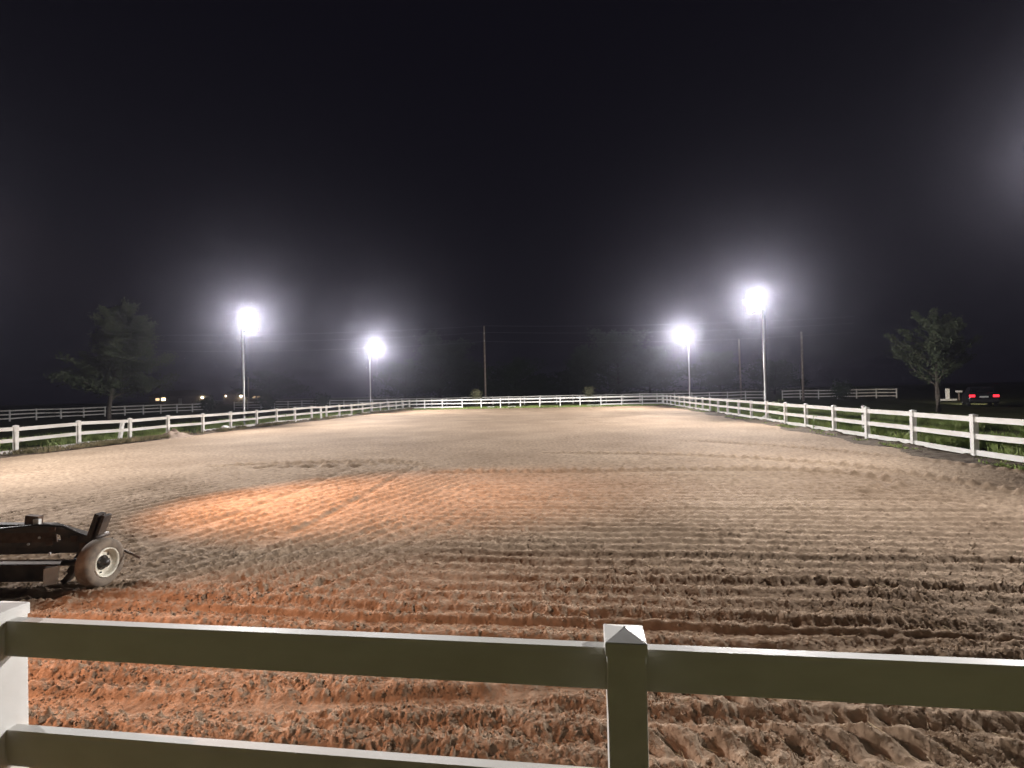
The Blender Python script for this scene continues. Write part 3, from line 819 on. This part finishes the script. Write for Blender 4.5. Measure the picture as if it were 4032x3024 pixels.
# ------------------------------------------------------------------ car with its tail lights on
M_tail = emit('tail light', (1.0, 0.025, 0.04), 3.0)
M_paint = mat('dark car paint', (0.02, 0.02, 0.024), 0.3, 0.2)
M_glass = mat('car glass', (0.01, 0.01, 0.012), 0.08)
M_plate = mat('licence plate', (0.7, 0.7, 0.68), 0.5)
def car(loc, rz):
    root = empty('parked_car', loc, rz); tag(root, 'dark car seen from behind with red tail lights glowing', 'car')
    # local +y is forward; rear at y=-2.3
    b = MB(); n = 0
    sect = [(-2.30, 0.42, 0.78, 0.80), (-2.22, 0.30, 1.00, 0.88), (-1.2, 0.24, 1.04, 0.92), (0.8, 0.24, 1.02, 0.92), (1.7, 0.26, 0.92, 0.88), (2.2, 0.34, 0.70, 0.74)]
    for y, z0, z1, w in sect:
        b.v += [Vector(p) for p in ((-w, y, z0), (w, y, z0), (w * 1.02, y, (z0 + z1) / 2), (w * 0.95, y, z1), (-w * 0.95, y, z1), (-w * 1.02, y, (z0 + z1) / 2))]
    for i in range(len(sect) - 1):
        for k in range(6): b.f.append([i * 6 + k, i * 6 + (k + 1) % 6, i * 6 + 6 + (k + 1) % 6, i * 6 + 6 + k])
    b.f.append([5, 4, 3, 2, 1, 0]); l = (len(sect) - 1) * 6; b.f.append([l + k for k in range(6)])
    obj('body', b.mesh('body', M_paint, bevel=0.03), root)
    g = MB(); cab = [(-1.95, 1.02, 0.84), (-1.25, 1.50, 0.66), (0.2, 1.52, 0.66), (1.1, 1.02, 0.80)]
    for (y, z, w) in cab: g.v += [Vector((-w, y, z)), Vector((w, y, z))]
    g.f = [[0, 2, 4, 6], [1, 7, 5, 3], [0, 1, 3, 2], [2, 3, 5, 4], [4, 5, 7, 6], [0, 6, 7, 1]]
    obj('cabin', g.mesh('cabin', M_paint), root)
    obj('rear_window', MB().box((-0.62, -0.01, -0.24), (0.62, 0.012, 0.24), Matrix.Translation((0, -1.625, 1.275)) @ Matrix.Rotation(math.atan2(0.7, 0.48) * -1.0, 4, 'X')).mesh('rear_window', M_glass), root)
    for s in (-1, 1):
        obj('taillight', MB().box((s * 0.86 - 0.0 if s < 0 else 0.52, -2.335, 0.74), (-0.52 if s < 0 else 0.86, -2.285, 0.92)).mesh('taillight', M_tail), root)
    obj('licence_plate', MB().box((-0.26, -2.33, 0.70), (0.26, -2.30, 0.82)).mesh('licence_plate', M_plate), root)
    obj('bumper', MB().box((-0.85, -2.38, 0.36), (0.85, -2.2, 0.58)).mesh('bumper', M_black, bevel=0.03), root)
    ty = MB().lathe([(-0.11, 0.20), (-0.11, 0.30), (-0.07, 0.33), (0.07, 0.33), (0.11, 0.30), (0.11, 0.20)], 20).mesh('tyre', M_black, True)
    rm = MB().lathe([(-0.09, 0.20), (-0.05, 0.17), (-0.06, 0.05), (-0.08, 0.0)], 16).mesh('rim', M_greyplate, True)
    for s in (-1, 1):
        for y in (-1.35, 1.35):
            w = obj('wheel', ty, root, (s * 0.80, y, 0.33), (0, 0, 0 if s < 0 else PI)); obj('rim', rm, w)
    for s in (-1, 1):
        hl = obj('headlight', MB().box((s * 0.55 - 0.15, 2.10, 0.60), (s * 0.55 + 0.15, 2.215, 0.74)).mesh('headlight', emit('headlight', (1.0, 0.93, 0.80), 10)), root)
        ld = bpy.data.lights.new('headlamp', 'SPOT'); ld.energy = 2600; ld.color = (1, 0.88, 0.72); ld.spot_size = 0.85; ld.spot_blend = 0.6; ld.shadow_soft_size = 0.05
        lo = bpy.data.objects.new('headlamp', ld); link(lo, root)
        lo.location = (s * 0.55, 2.3, 0.67); lo.rotation_euler = aim_rot(Vector((0.0, 20, -0.35)))
car((38.0, 41.3, 0.0), -0.62)
wp = empty('marker_post', (47.2, 55.0, 0)); tag(wp, 'white post lit by headlights beside the young tree trunk', 'post')
obj('shaft', MB().box((-0.15, -0.1, -0.1), (0.15, 0.1, 1.22)).mesh('shaft', M_vinyl), wp)
obj('base', MB().box((-0.55, -0.3, -0.1), (0.75, 0.3, 0.12)).mesh('base', M_greyplate), wp)
mb_ = empty('mailbox', (48.6, 55.2, 0)); tag(mb_, 'small pale mailbox on a thin stake right of the lit white post', 'mailbox')
obj('stake', MB().box((-0.04, -0.04, -0.1), (0.04, 0.04, 0.78)).mesh('stake', M_wood), mb_)
obj('box', MB().box((-0.22, -0.22, 0.78), (0.22, 0.22, 1.0)).mesh('box', M_ceram, bevel=0.04), mb_)

# ------------------------------------------------------------------ drag harrow in the near left corner
def harrow():
    HX, HY, HZ = -4.585, 5.62, 0.262
    root = empty('drag_harrow', (HX, HY, 0)); tag(root, 'black steel arena drag harrow with one cream rimmed wheel', 'farm implement')
    def P(zx, zy): return ((zx - 1130) * 0.001, HZ + (745 - zy) * 0.001)
    def poly(name, pts, y0, y1, m, bevel=0.004, parent=root):
        return obj(name, MB().prism([P(*p) for p in pts], y0, y1).mesh(name, m, bevel=bevel), parent)
    poly('top_beam', [(-1500, 300), (470, 345), (500, 440), (-1500, 400)], 0.12, 0.22, M_steel)
    poly('sloped_beam', [(474, 345), (1000, 512), (985, 600), (504, 440)], 0.11, 0.21, M_steel)
    poly('side_panel', [(-1500, 405), (455, 436), (470, 566), (-1500, 560)], 0.20, 0.215, M_rust, 0)
    poly('gusset_plate', [(500, 445), (940, 585), (880, 650), (520, 560)], 0.20, 0.22, M_steel, 0)
    poly('deck_plate', [(-1500, 570), (520, 568), (870, 655), (800, 720), (-1500, 735)], 0.30, 0.32, M_steel, 0)
    # angle iron shelf along the tool bar
    poly('angle_iron', [(-1500, 722), (735, 752), (735, 764), (-1500, 736)], -0.04, 0.16, M_rust, 0.002)
    poly('tool_bar', [(-1500, 768), (508, 776), (508, 944), (-1500, 930)], 0.0, 0.14, M_steel)
    gpv = MB()
    q = [(P(560, 785), -0.05), (P(648, 778), 0.05), (P(612, 970), 0.05), (P(552, 962), -0.05)]
    for o_ in (0.0, 1.0): gpv.v += [Vector((p[0] + 0.19 - 0.007 * o_, y_ - 0.22 + 0.007 * o_, p[1] + 0.065)) for p, y_ in q]
    gpv.f = [[0, 1, 2, 3], [7, 6, 5, 4], [0, 4, 5, 1], [1, 5, 6, 2], [2, 6, 7, 3], [3, 7, 4, 0]]
    obj('grey_plate', gpv.mesh('grey_plate', M_greyplate), root)
    # curved spring tine behind the plate
    t = [P(800, 720), P(790, 800), P(740, 880), P(690, 950), P(640, 985)]
    tv = MB()
    for (xa, za), (xb, zb) in zip(t[:-1], t[1:]):
        d = Vector((xb - xa, 0, zb - za)); n = Vector((-d.z, 0, d.x)).normalized() * 0.028
        i = len(tv.v)
        for y in (0.06, 0.12):
            tv.v += [Vector((xa, y, za)) + n, Vector((xb, y, zb)) + n, Vector((xb, y, zb)) - n, Vector((xa, y, za)) - n]
        tv.f += [[i, i + 1, i + 2, i + 3], [i + 7, i + 6, i + 5, i + 4], [i, i + 4, i + 5, i + 1], [i + 3, i + 2, i + 6, i + 7], [i, i + 3, i + 7, i + 4], [i + 1, i + 5, i + 6, i + 2]]
    obj('spring_tine', tv.mesh('spring_tine', M_steel), root)
    for k in range(4):
        z0 = P(0, 930)[1]; x = -1.35 - 0.27 * k
        obj('tine', MB().tube([(x, 0.2, z0 + 0.05), (x, 0.16, z0 - 0.02), (x + 0.02, 0.05, 0.06), (x + 0.03, -0.02, 0.0)], [0.016, 0.016, 0.014, 0.008], 6).mesh('tine', M_rust, True), root)
    # upright channel iron above the wheel: two flanges and a web
    def bar(name, a, b, w, y0, y1, m):
        (xa, za), (xb, zb) = P(*a), P(*b); d = Vector((xb - xa, 0, zb - za)).normalized(); n = Vector((-d.z, 0, d.x)) * w / 2
        v = [Vector((xa, 0, za)) + n, Vector((xb, 0, zb)) + n, Vector((xb, 0, zb)) - n, Vector((xa, 0, za)) - n]
        return obj(name, MB().prism([(p.x, p.z) for p in v], y0, y1).mesh(name, m, bevel=0.003), root)
    bar('channel_flange', (950, 505), (1052, 228), 0.052, 0.05, 0.16, M_steel)
    bar('channel_flange', (1022, 515), (1125, 245), 0.034, 0.05, 0.16, M_steel)
    bar('channel_web', (985, 512), (1088, 240), 0.055, 0.10, 0.112, M_rust)
    bar('stub_post', (240, 345), (250, 248), 0.15, 0.13, 0.20, M_rust)
    obj('lug', MB().box((P(290, 0)[0], 0.10, P(0, 340)[1]), (P(355, 0)[0], 0.14, P(0, 280)[1])).mesh('lug', M_greyplate, bevel=0.004), root)
    obj('hinge_pin', MB().tube([(P(1055, 0)[0], 0.02, P(0, 480)[1]), (P(1055, 0)[0], 0.2, P(0, 480)[1])], 0.025, 10).mesh('hinge_pin', M_steel, True), root)
    bar('drop_arm', (900, 560), (700, 900), 0.10, 0.10, 0.16, M_steel)
    # bolt heads in a pale colour
    for p in ((283, 507), (155, 580), (400, 690)):
        x, z = P(*p); obj('bolt', MB().lathe([(-0.012, 0.0), (-0.012, 0.013), (0.0, 0.015), (0.002, 0.0)], 6, 'x', Matrix.Translation((x, 0.192, z)) @ Matrix.Rotation(PI / 2, 4, 'Z')).mesh('bolt', M_ceram), root)
    # wheel, its axle along x
    w = empty_part('wheel', root, (0.0, 0.0, HZ), (0, 0, -0.05))
    R, W = 0.262, 0.155
    prof = [(-0.06, 0.150), (-0.078, 0.165), (-0.085, 0.20), (-0.080, 0.232), (-0.062, 0.252), (-0.03, 0.261), (0.03, 0.261), (0.062, 0.252), (0.080, 0.232), (0.085, 0.20), (0.078, 0.165), (0.06, 0.150)]
    obj('tyre', MB().lathe(prof, 56).mesh('tyre', M_tyre, True), w)
    rim = [(0.066, 0.158), (0.082, 0.156), (0.084, 0.148), (0.060, 0.140), (0.030, 0.132), (0.012, 0.122), (0.010, 0.100), (0.022, 0.085), (0.024, 0.058), (0.020, 0.045)]
    obj('rim', MB().lathe(rim, 44).mesh('rim', M_rim, True), w)
    hub = MB().lathe([(-0.05, 0.05), (0.055, 0.048), (0.062, 0.040), (0.085, 0.034), (0.09, 0.0)], 18)
    hub.lathe([(0.0245, 0.047), (0.0250, 0.078), (0.0248, 0.079)], 22)
    obj('hub', hub.mesh('hub', M_insert, True), w)
    bl = MB()
    for k in range(5):
        a = k * 2 * PI / 5 + 0.3
        bl.tube([(0.02, math.cos(a) * 0.064, math.sin(a) * 0.064), (0.046, math.cos(a) * 0.064, math.sin(a) * 0.064)], 0.011, 6)
    obj('wheel_bolts', bl.mesh('wheel_bolts', M_steel), w)
    st = MB()
    for k in (0.5, 1.7, 3.0, 4.2, 5.4):
        st.box((0.012, -0.012, 0.098), (0.018, 0.012, 0.112), Matrix.Rotation(k, 4, 'X'))
    obj('rim_slots', st.mesh('rim_slots', M_insert), w)
    obj('hose', MB().tube([(-1.6, 0.08, 0.60), (-1.1, 0.06, 0.645), (-0.75, 0.07, 0.668), (-0.5, 0.10, 0.64), (-0.3, 0.12, 0.53), (-0.22, 0.14, 0.40)], 0.014, 8).mesh('hose', M_insert, True), root)
    for x_, z_ in ((-0.62, 0.615), (-0.66, 0.47), (-0.38, 0.50), (-0.28, 0.42)):
        obj('weld_plate', MB().box((x_ - 0.035, 0.095, z_ - 0.035), (x_ + 0.035, 0.118, z_ + 0.035)).mesh('weld_plate', M_rust, bevel=0.004), root)
    obj('axle', MB().tube([(-0.42, 0, HZ), (0.02, 0, HZ)], 0.028, 10).mesh('axle', M_steel, True), root)
    obj('drag_rod', MB().tube([(0.05, 0.25, HZ + 0.06), (0.30, 0.18, HZ - 0.012)], 0.013, 8).mesh('drag_rod', M_rust, True), root)
    return root
def empty_part(name, parent, loc, rot):
    o = bpy.data.objects.new(name, None); o.location = loc; o.rotation_euler = rot; o.empty_display_size = 0.1
    return link(o, parent)
harrow()

# ------------------------------------------------------------------ stones, weeds, grass
def crumbs(n, seed):
    """loose angular crumbs of soil lying on the raked sand near the fence"""
    rs = np.random.RandomState(seed); N = n * 2
    y = 2.3 * (8.5 / 2.3) ** (rs.rand(N) ** 1.3); x = (rs.rand(N) * 2 - 1) * (1.12 * y + 0.4)
    z = sand_height(x, y)
    e = 0.02; slope = sand_height(x, y - e) - z
    k = fbm(x * 1.6, y * 2.4, 3, 5) * 0.8 + 0.9 * rs.rand(N) - slope * 6.0 - 0.45 * sstep(3.45, 3.2, y) * sstep(0.2, 0.7, x)
    keep = np.argsort(-k)[:n]; x, y, z = x[keep], y[keep], z[keep]
    r = (0.0026 + 0.0105 * rs.rand(n) ** 3.5) * sstep(10.5, 5.0, y)
    o = np.array([(1, 0, 0), (-1, 0, 0), (0, 1, 0), (0, -1, 0), (0, 0, 1), (0, 0, -1)], float)
    V = o[None] * (0.6 + 0.8 * rs.rand(n, 6, 1)) + 0.25 * rs.normal(size=(n, 6, 3))
    V *= (r[:, None, None] * np.array([1.1, 1.1, 0.85])); V += np.stack([x, y, z + r * 0.25], 1)[:, None, :]
    f = np.array([(0, 2, 4), (2, 1, 4), (1, 3, 4), (3, 0, 4), (2, 0, 5), (1, 2, 5), (3, 1, 5), (0, 3, 5)])
    F = (np.arange(n)[:, None, None] * 6 + f[None]).reshape(-1, 3)
    o_ = obj('soil_crumbs', np_mesh('soil_crumbs', V.reshape(-1, 3), F, M_sand, False)); o_['kind'] = 'stuff'
crumbs(60000, 3)
def dark_clods():  # small dark brown lumps in three short streaks
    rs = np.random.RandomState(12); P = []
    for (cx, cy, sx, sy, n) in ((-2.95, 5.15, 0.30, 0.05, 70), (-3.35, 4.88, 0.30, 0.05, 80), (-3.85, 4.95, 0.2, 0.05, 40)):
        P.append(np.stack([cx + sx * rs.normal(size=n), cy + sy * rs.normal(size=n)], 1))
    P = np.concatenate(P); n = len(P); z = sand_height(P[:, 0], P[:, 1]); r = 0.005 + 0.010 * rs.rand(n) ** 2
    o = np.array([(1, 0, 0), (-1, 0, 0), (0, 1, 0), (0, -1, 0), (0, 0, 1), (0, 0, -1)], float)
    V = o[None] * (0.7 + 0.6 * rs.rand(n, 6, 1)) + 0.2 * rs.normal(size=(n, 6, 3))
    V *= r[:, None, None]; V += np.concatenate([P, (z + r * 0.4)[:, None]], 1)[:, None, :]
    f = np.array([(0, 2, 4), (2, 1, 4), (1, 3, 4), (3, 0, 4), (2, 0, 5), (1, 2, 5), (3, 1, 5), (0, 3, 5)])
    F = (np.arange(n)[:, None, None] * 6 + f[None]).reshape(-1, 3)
    m = varied('dark brown clods', (0.06, 0.05, 0.038), (0.12, 0.095, 0.07), 20.0, 0.9, spec=0.1)
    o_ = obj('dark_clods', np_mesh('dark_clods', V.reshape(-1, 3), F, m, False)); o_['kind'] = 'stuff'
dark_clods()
def straw(n, seed):
    rs = np.random.RandomState(seed)
    y = 2.6 + 7.0 * rs.rand(n) ** 1.5; x = (rs.rand(n) * 2 - 1) * (1.05 * y); z = sand_height(x, y) + 0.012
    a = rs.rand(n) * PI; L = 0.015 + 0.04 * rs.rand(n) ** 2; dx, dy = np.cos(a) * L, np.sin(a) * L; t = (rs.rand(n) - 0.3) * L * 0.9; w = 0.0018
    V = np.stack([np.stack([x - dx, y - dy, z], 1), np.stack([x + dx, y + dy, z + t], 1), np.stack([x + dx, y + dy, z + t + w * 2], 1), np.stack([x - dx, y - dy, z + w * 2], 1)], 1)
    o_ = obj('straw_bits', np_mesh('straw_bits', V.reshape(-1, 3), np.arange(n * 4).reshape(n, 4), mat('pale straw', (0.5, 0.42, 0.28), 0.7), False)); o_['kind'] = 'stuff'
straw(900, 5)
def stone(loc, s, seed, label):
    bm = bmesh.new(); bmesh.ops.create_icosphere(bm, subdivisions=3, radius=1.0)
    for v in bm.verts:
        n = perlin(np.array([v.co.x * 1.3 + v.co.z]), np.array([v.co.y * 1.3 - v.co.z * 0.7]), seed)[0]
        v.co *= 1 + 0.25 * n; v.co.z *= 0.7
    me = bpy.data.meshes.new('white_stone'); bm.to_mesh(me); bm.free(); me.materials.append(M_stone)
    me.polygons.foreach_set('use_smooth', [True] * len(me.polygons))
    o = obj('white_stone', me, None, loc); o.scale = (s, s * 0.8, s); tag(o, label, 'stone')
stone((float(right_x(28.6)) + 0.35, 28.9, 0.14), 0.26, 3, 'pale rounded stone against the right fence beside a post')
stone((float(left_x(30.9)) + 0.25, 30.9, 0.20), 0.22, 6, 'flat white stone in the grass by the left fence')

def blades(name, P, h, w, lean, material, seed, kind='stuff', parent=None):
    rs = np.random.RandomState(seed); n = len(P)
    a = rs.rand(n) * 2 * PI; hh = h * (0.5 + 0.9 * rs.rand(n)); ww = w * (0.6 + 0.8 * rs.rand(n))
    la = rs.rand(n) * 2 * PI; ll = lean * hh * rs.rand(n)
    dx, dy = np.cos(a) * ww, np.sin(a) * ww
    lx, ly = np.cos(la) * ll, np.sin(la) * ll
    z = P[:, 2]
    V = np.stack([np.stack([P[:, 0] - dx, P[:, 1] - dy, z], 1), np.stack([P[:, 0] + dx, P[:, 1] + dy, z], 1),
                  np.stack([P[:, 0] + lx * 0.4 + dx * 0.7, P[:, 1] + ly * 0.4 + dy * 0.7, z + hh * 0.6], 1),
                  np.stack([P[:, 0] + lx, P[:, 1] + ly, z + hh], 1),
                  np.stack([P[:, 0] + lx * 0.4 - dx * 0.7, P[:, 1] + ly * 0.4 - dy * 0.7, z + hh * 0.6], 1)], 1).reshape(-1, 3)
    b = np.arange(n)[:, None] * 5
    me = np_mesh(name, V, np.concatenate([b, b + 1, b + 2, b + 3, b + 4], 1), material, False)
    o = obj(name, me, parent); o['kind'] = kind
    return o

def scatter(n, yr, off, base, seed, z, clump=0.5, ypow=1.0):
    rs = np.random.RandomState(seed)
    y = yr[0] + (yr[1] - yr[0]) * rs.rand(n * 3) ** ypow
    d = off[0] + (off[1] - off[0]) * rs.rand(n * 3)
    x = base(y) + d
    k = fbm(x * 0.55, y * 0.55, 3, seed) + 0.45 * rs.rand(n * 3)
    keep = np.argsort(-k)[: int(n * 3 * (1 - clump))][:n] if clump else np.arange(n)
    return np.stack([x[keep], y[keep], np.full(len(keep), z)], 1)
# green strip outside the right fence
blades('tall_grass', scatter(42000, (8, 62), (0.25, 9.0), right_x, 2, -0.06, 0.35, 1.5), 0.34, 0.020, 0.7, M_grass, 2)
blades('berm_grass', np.concatenate([scatter(5000, (9, 61), (-0.6, 0.15), right_x, 4, 0.03, 0.6, 1.5)]), 0.065, 0.016, 0.9, M_grass, 4)
blades('dry_berm_grass', scatter(9000, (14, 65), (-0.1, 0.75), left_x, 5, 0.05, 0.6, 1.3), 0.17, 0.022, 0.9, M_drygrass, 5)
blades('tall_grass', scatter(14000, (14, 66), (-7.0, -0.3), left_x, 6, -0.06, 0.3, 1.3), 0.36, 0.022, 0.7, M_grass, 6)
rs_ = np.random.RandomState(9)
bx0 = rs_.rand(16000) * 31.5 - 13.2; by0 = back_y(bx0) - 3.7 + rs_.rand(16000) ** 0.7 * 8.0
bk_ = fbm(bx0 * 0.4, by0 * 0.4, 3, 77) + 0.4 * rs_.rand(16000) > -0.15
blades('short_grass', np.stack([bx0, by0, np.full(16000, -0.05)], 1)[bk_], 0.10, 0.03, 0.8, M_grass, 9)

def weed(loc, h, seed, label, n=9, m=M_grass):
    rn = random.Random(seed); root = empty('weed', loc); tag(root, label, 'weed', 'tall weeds by the arena fences')
    obj('stalk', MB().tube([(0, 0, -0.05), (0.03, 0.02, h * 0.5), (0.05, 0.0, h * 0.95)], [0.018, 0.014, 0.006], 6).mesh('stalk', m, True), root)
    for i in range(n):
        z = h * (0.15 + 0.8 * i / n); a = i * 2.4 + rn.random(); L = h * rn.uniform(0.25, 0.42); v = []; f = []
        for k in range(5):
            t = k / 4; r = L * t; zz = z + L * (0.75 * t - 0.8 * t * t); w = 0.05 * h * math.sin(PI * min(1, 0.15 + 0.85 * t)) * (1 - 0.6 * t)
            cx, cy = math.cos(a) * r + 0.03, math.sin(a) * r
            v += [(cx - math.sin(a) * w, cy + math.cos(a) * w, zz), (cx + math.sin(a) * w, cy - math.cos(a) * w, zz)]
            if k: f.append((2 * k - 2, 2 * k - 1, 2 * k + 1, 2 * k))
        obj('leaf', mesh_from('leaf', v, f, m), root)
M_weed = varied('fresh weed leaf', (0.16, 0.24, 0.06), (0.26, 0.32, 0.12), 4.0, 0.6)
weed((float(right_x(27.4)) + 0.45, 27.5, 0), 1.35, 2, 'bright green corn like weed behind the right fence', 11, M_weed)
weed((float(right_x(22.0)) - 0.12, 22.2, 0.05), 0.75, 5, 'green weed growing in front of the right fence boards', 9, M_weed)
weed((float(left_x(37.4)) + 0.2, 37.4, 0.05), 0.8, 7, 'yellowish weed in front of the left fence boards', 9, M_weed)

# ------------------------------------------------------------------ the hazy night air
hz = MB().box((-430, -310, -1.1), (430, 425, 16.5)).mesh('haze', None)
hm = bpy.data.materials.new('haze'); hm.use_nodes = True
hm.cycles.volume_sampling = 'EQUIANGULAR'
ht = hm.node_tree; ht.nodes.clear()
pv = ht.nodes.new('ShaderNodeVolumePrincipled')
pv.inputs['Color'].default_value = (0.80, 0.80, 1.0, 1); pv.inputs['Density'].default_value = HAZE_D; pv.inputs['Anisotropy'].default_value = HAZE_G
ou = ht.nodes.new('ShaderNodeOutputMaterial'); ht.links.new(pv.outputs[0], ou.inputs['Volume'])
hz.materials.append(hm)
tag(obj('haze', hz), kind='stuff')
